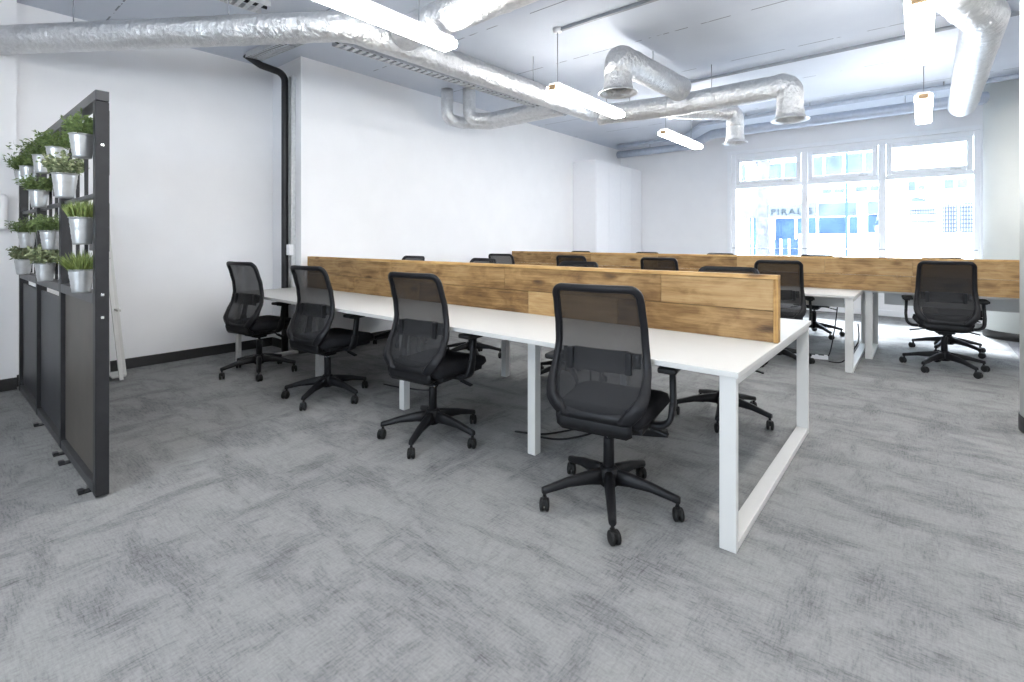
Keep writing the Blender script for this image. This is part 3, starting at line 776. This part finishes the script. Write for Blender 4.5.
d = duct('foil duct turning down to a flared outlet, right of the ceiling middle', [(XM + .12, 5.75, ZD), (-2.4, 5.93, ZD), (-1.09, 5.93, ZD), (-1.09, 5.93, 2.72)], .128, .2, 3, ((-1.9, 5.93, ZD + .12), (-2.9, 5.86, ZD + .12)))
outlet(d, -1.09, 5.93, 2.53, 2.75, .128)
d = duct('foil duct arching to a flared outlet above the front divider', [(-2.2, 5.74, 3.03), (-2.31, 4.42, 3.05), (-2.31, 4.42, 2.88)], .135, .16, 4, ((-2.25, 5.1, 3.15),))
outlet(d, -2.31, 4.42, 2.7, 2.9, .132)
d = duct('short foil duct dropping to the outlet furthest back', [(-2.53, 6.19, 2.93), (-1.9, 6.87, 2.93), (-1.9, 6.87, 2.74)], .105, .16, 5)
outlet(d, -1.9, 6.87, 2.53, 2.76, .105)
duct('large bright foil duct overhead near the round pillars', [(.13, 2.75, 2.96), (.15, 4.5, 2.96), (.36, 5.2, 2.95), (.37, 8.3, 2.93)], .14, .3, 6, ((.37, 5.8, 3.05), (.37, 7.4, 3.05)))
duct('slim foil duct elbowing up to the ceiling beside the long white wall', [(XM - .06, 5.2, ZD), (-4.72, 5.2, ZD), (-4.97, 4.9, ZD), (-4.97, 4.62, ZD), (-4.97, 4.62, H - .002)], .08, .1, 7)
duct('second slim foil duct rising next to its twin by the white wall', [(XM - .08, 5.0, ZD), (-4.55, 5.0, ZD), (-4.73, 4.8, ZD), (-4.73, 4.8, H - .002)], .085, .1, 8)

def tray(label, pts, w, m='tray', cable=True):
    t = thing('cable_tray', label, 'cable tray', pts[0]); o = Vector(pts[0]); bm = bmesh.new(); pts = [Vector(p) - o for p in pts]
    for a, b in zip(pts, pts[1:]):
        d = b - a; L_ = d.length; q = Vector((1, 0, 0)).rotation_difference(d).to_matrix().to_4x4(); Mx = Matrix.Translation(a) @ q
        tmp = []
        for s in (-1, 1): tmp += bx(bm, (L_, .006, .05), (L_ / 2, s * w / 2, 0))
        for k in range(int(L_ / .07)): tmp += bx(bm, (.035, w - .008, .004), (.04 + k * .07, 0, -.02))
        bmesh.ops.transform(bm, matrix=Mx, verts=list(set(tmp)))
    obj('tray', bm, m, t)
    if cable:
        bm = bmesh.new(); tube(bm, [p + Vector((.01, 0, .0)) for p in pts], .016, 8); obj('cable', bm, 'black_plastic', t)
    return t
t = tray('perforated tray carrying a black cable alongside the main foil duct', [(-3.70, 2.2, 2.88), (-3.615, 4.85, 2.90)], .1)
tray('short perforated tray linking the wall conduit to the main duct tray', [(-5.6, 2.35, 3.24), (-4.6, 2.25, 3.12), (-3.78, 2.13, 2.99)], .16)
tray('perforated tray fixed high against the ceiling above the plant screen', [(-4.42, 1.0, 3.265), (-4.38, 1.95, 3.265)], .2, cable=True)

# linear pendant lights
def light0(label):
    t = thing('linear_light', label, 'light', (0, 0, 2.68), 0, 'linear pendant lights')
    L_, w = 1.38, .15
    bm = bmesh.new(); secs = []
    for y in (.02, L_ - .02): secs.append([Vector((x * w / 2, y, z)) for x, z in ((-1, .03), (-.97, .008), (-.8, -.004), (.8, -.004), (.97, .008), (1, .03), (.9, .05), (-.9, .05))])
    sweep(bm, secs, smooth=False); obj('diffuser', bm, 'lamp', t)
    obj('housing', B(((w * .7, L_ - .06, .03), (0, L_ / 2, .066), .006)), 'white_gloss', t)
    for y in (.01, L_ - .01): obj('end_cap', B(((w * .55, .018, .05), (0, y, .03), .006)), 'brass', t)
    for y in (.1, L_ - .32): obj('suspension_wire', (lambda b_: (tube(b_, [(0, y, .08), (0, y, H - 2.68)], .004, 6), b_)[1])(bmesh.new()), 'conduit', t)
    obj('ceiling_rose', (lambda b_: (lathe(b_, [(0, H - 2.68), (.045, H - 2.68), (.04, H - 2.715), (0, H - 2.72)], 20, (0, .1, 0)), b_)[1])(bmesh.new()), 'white_gloss', t)
    return t
LT = [(-2.72, 1.2, 'linear pendant light partly cut by the top of the picture, front of its row'),
      (-2.72, 3.87, 'linear pendant light in the middle of its row, over the front divider'),
      (-2.70, 6.43, 'linear pendant light furthest back in its row, near the flared outlets'),
      (-.02, 3.86, 'wide bright linear light overhead beside the large foil duct'),
      (-.0, 6.5, 'linear light seen end-on hanging in front of the street window')]
UNSEEN_LIGHTS = [(-2.72, -1.5), (-.02, 1.3), (-.02, -1.5), (2.7, -1.5), (2.7, 1.3), (2.7, 3.94), (2.7, 6.5)]  # unseen lamps, most added to fill light behind the camera and pillar
l0 = light0(LT[0][2]); l0.location = (LT[0][0], LT[0][1], 2.68)
for x, y, lab in LT[1:]: dup(l0, (x, y, 2.68), 0, lab)
for x, y in UNSEEN_LIGHTS: dup(l0, (x, y, 2.68), 0, 'unseen fill light, a linear pendant beside or behind the viewpoint')

# pipes and conduits on the ceiling
def pipe(name, label, cat, pts, r, m, rods=(), rad=.15):
    t = thing(name, label, cat, pts[0]); o = Vector(pts[0]); bm = bmesh.new(); tube(bm, resample(fillet([Vector(p) - o for p in pts], rad), .5), r, 12); obj('pipe', bm, m, t)
    for x, y, z in rods: hang2(t, o, x, y, z)
    return t
pipe('service_pipe', 'thin upper pipe crossing under the ceiling by the street window', 'pipe', [(-5.0, 9.55, 3.24), (-3.6, 9.52, 3.24), (-2.9, 8.6, 3.24), (XR - .1, 8.45, 3.24)], .032, 'pipe', ((-1.3, 8.5, 3.25), (.2, 8.48, 3.25), (-2.2, 8.55, 3.25)))
pipe('service_pipe', 'thick lower pipe crossing under the ceiling by the street window', 'pipe', [(-5.14, 9.83, 3.12), (-3.56, 9.8, 3.12), (-2.86, 8.95, 3.12), (XR - .1, 8.91, 3.12)], .075, 'pipe', ((-4.4, 9.82, 3.18), (-1.6, 8.93, 3.18), (-.2, 8.92, 3.18)))
pipe('ceiling_conduit', 'slim double conduit fixed straight across the ceiling middle', 'conduit', [(-2.3, 6.3, 3.27), (XR - .1, 6.16, 3.27)], .014, 'conduit')
pipe('ceiling_conduit', 'second slim conduit alongside the ceiling conduit', 'conduit', [(-2.3, 6.36, 3.275), (XR - .1, 6.22, 3.275)], .01, 'conduit')
t = thing('lighting_track', 'grey track on the ceiling above the middle linear light', 'track', (-2.74, 3.98, 3.27))
obj('track_rail', B(((2.6, .035, .03), (1.3, -.0, .015), .003)), 'conduit', t)

# ------------------------------------------------------------------ cables and power strips on the floor
def cable(label, pts, r=.006):
    bm = bmesh.new(); p = [Vector(q) for q in pts]
    # smooth the line with Catmull-Rom
    out = []
    for i in range(len(p) - 1):
        a, b, c, d = p[max(i - 1, 0)], p[i], p[i + 1], p[min(i + 2, len(p) - 1)]
        for k in range(8):
            u = k / 8; out.append(.5 * ((2 * b) + (c - a) * u + (2 * a - 5 * b + 4 * c - d) * u * u + (3 * b - a - 3 * c + d) * u ** 3))
    out.append(p[-1]); tube(bm, out, r, 6); return tag(obj('power_cable', bm, 'black_plastic'), label, 'cable', 'black cables under the desks')
def strip(label, x, y, rz, m='white_gloss'):
    t = thing('power_strip', label, 'power strip', (x, y, 0), rz)
    obj('body', B(((.36, .06, .04), (0, 0, .021), .006)), m, t)
    for k in range(4): obj('socket', B(((.05, .04, .006), (-.12 + k * .08, 0, .043), .002)), 'black_plastic' if m == 'white_gloss' else 'grey_metal', t)
cable('black cable hanging to the carpet behind the leg beside the closest chair', [(-1.75, 2.95, .53), (-1.76, 2.97, .3), (-1.72, 2.92, .05), (-1.85, 2.62, .012), (-2.05, 2.5, .012)])
cable('second black cable drooping behind the closest chair', [(-1.62, 2.9, .53), (-1.66, 2.92, .3), (-1.6, 2.86, .06), (-1.72, 2.62, .012), (-1.9, 2.52, .012)])
strip('black power strip on the carpet under the front bench, behind the closest chair', -1.42, 3.0, .5, 'black_plastic')
cable('black cable under the front bench by the third chair', [(-3.2, 2.95, .53), (-3.22, 2.9, .25), (-3.15, 2.8, .02), (-3.35, 2.65, .012), (-3.6, 2.6, .012)])
cable('black cable trailing below the second bench end beside the white strip', [(-.72, 6.4, .53), (-.74, 6.35, .3), (-.78, 6.25, .03), (-.85, 6.15, .012)])
cable('black cable crossing the end frame of the second bench', [(-.52, 6.2, .4), (-.5, 6.05, .28), (-.52, 5.95, .2), (-.62, 5.9, .05), (-.75, 6.0, .012)])
strip('white power strip on the carpet under the second bench end', -.95, 6.1, .3)

# ------------------------------------------------------------------ light, sky, camera
wd = bpy.data.worlds.new('World'); bpy.context.scene.world = wd; wd.use_nodes = True
nt = wd.node_tree; bg = nt.nodes['Background']
bg.inputs['Color'].default_value = (.80, .9, 1., 1); bg.inputs['Strength'].default_value = 60
def portal(x0, x1, y, z0, z1, ry):
    l = bpy.data.lights.new('portal', 'AREA'); l.shape = 'RECTANGLE'; l.size = x1 - x0; l.size_y = z1 - z0
    l.cycles.is_portal = True
    o = bpy.data.objects.new('window_portal', l); C.objects.link(o); o.location = ((x0 + x1) / 2, y, (z0 + z1) / 2); o.rotation_euler = (ry, 0, 0)
sun = bpy.data.lights.new('sun', 'SUN'); sun.energy = 55; sun.angle = math.radians(9); sun.color = (.93, .97, 1.)
so = bpy.data.objects.new('sun', sun); C.objects.link(so)
so.rotation_euler = Vector((.12, -.68, -.73)).to_track_quat('-Z', 'Y').to_euler()
portal(WX0, WX1, YW + .3, WZ0, WZ1, -PI / 2)
portal(RX0, RX1, YB - .3, RZ0, RZ1, PI / 2)

F, Y0, TH, HC = 496.6, 240.3, .6921, 1.256
cam = bpy.data.cameras.new('Camera'); co = bpy.data.objects.new('Camera', cam); C.objects.link(co)
co.location = (0, 0, HC); co.rotation_euler = (PI / 2, 0, TH)
cam.sensor_width = 36; cam.lens = F * 36 / 1024; cam.shift_y = (Y0 - 341) / 1024; cam.clip_end = 200; cam.clip_start = .05
S = bpy.context.scene; S.camera = co
S.view_settings.view_transform = 'Standard'; S.view_settings.look = 'None'; S.view_settings.exposure = 0; S.view_settings.gamma = 1
S.view_settings.use_curve_mapping = False
S.cycles.use_denoising = True
S.cycles.max_bounces = 10; S.cycles.diffuse_bounces = 6; S.cycles.transparent_max_bounces = 24
S.cycles.sample_clamp_indirect = 6
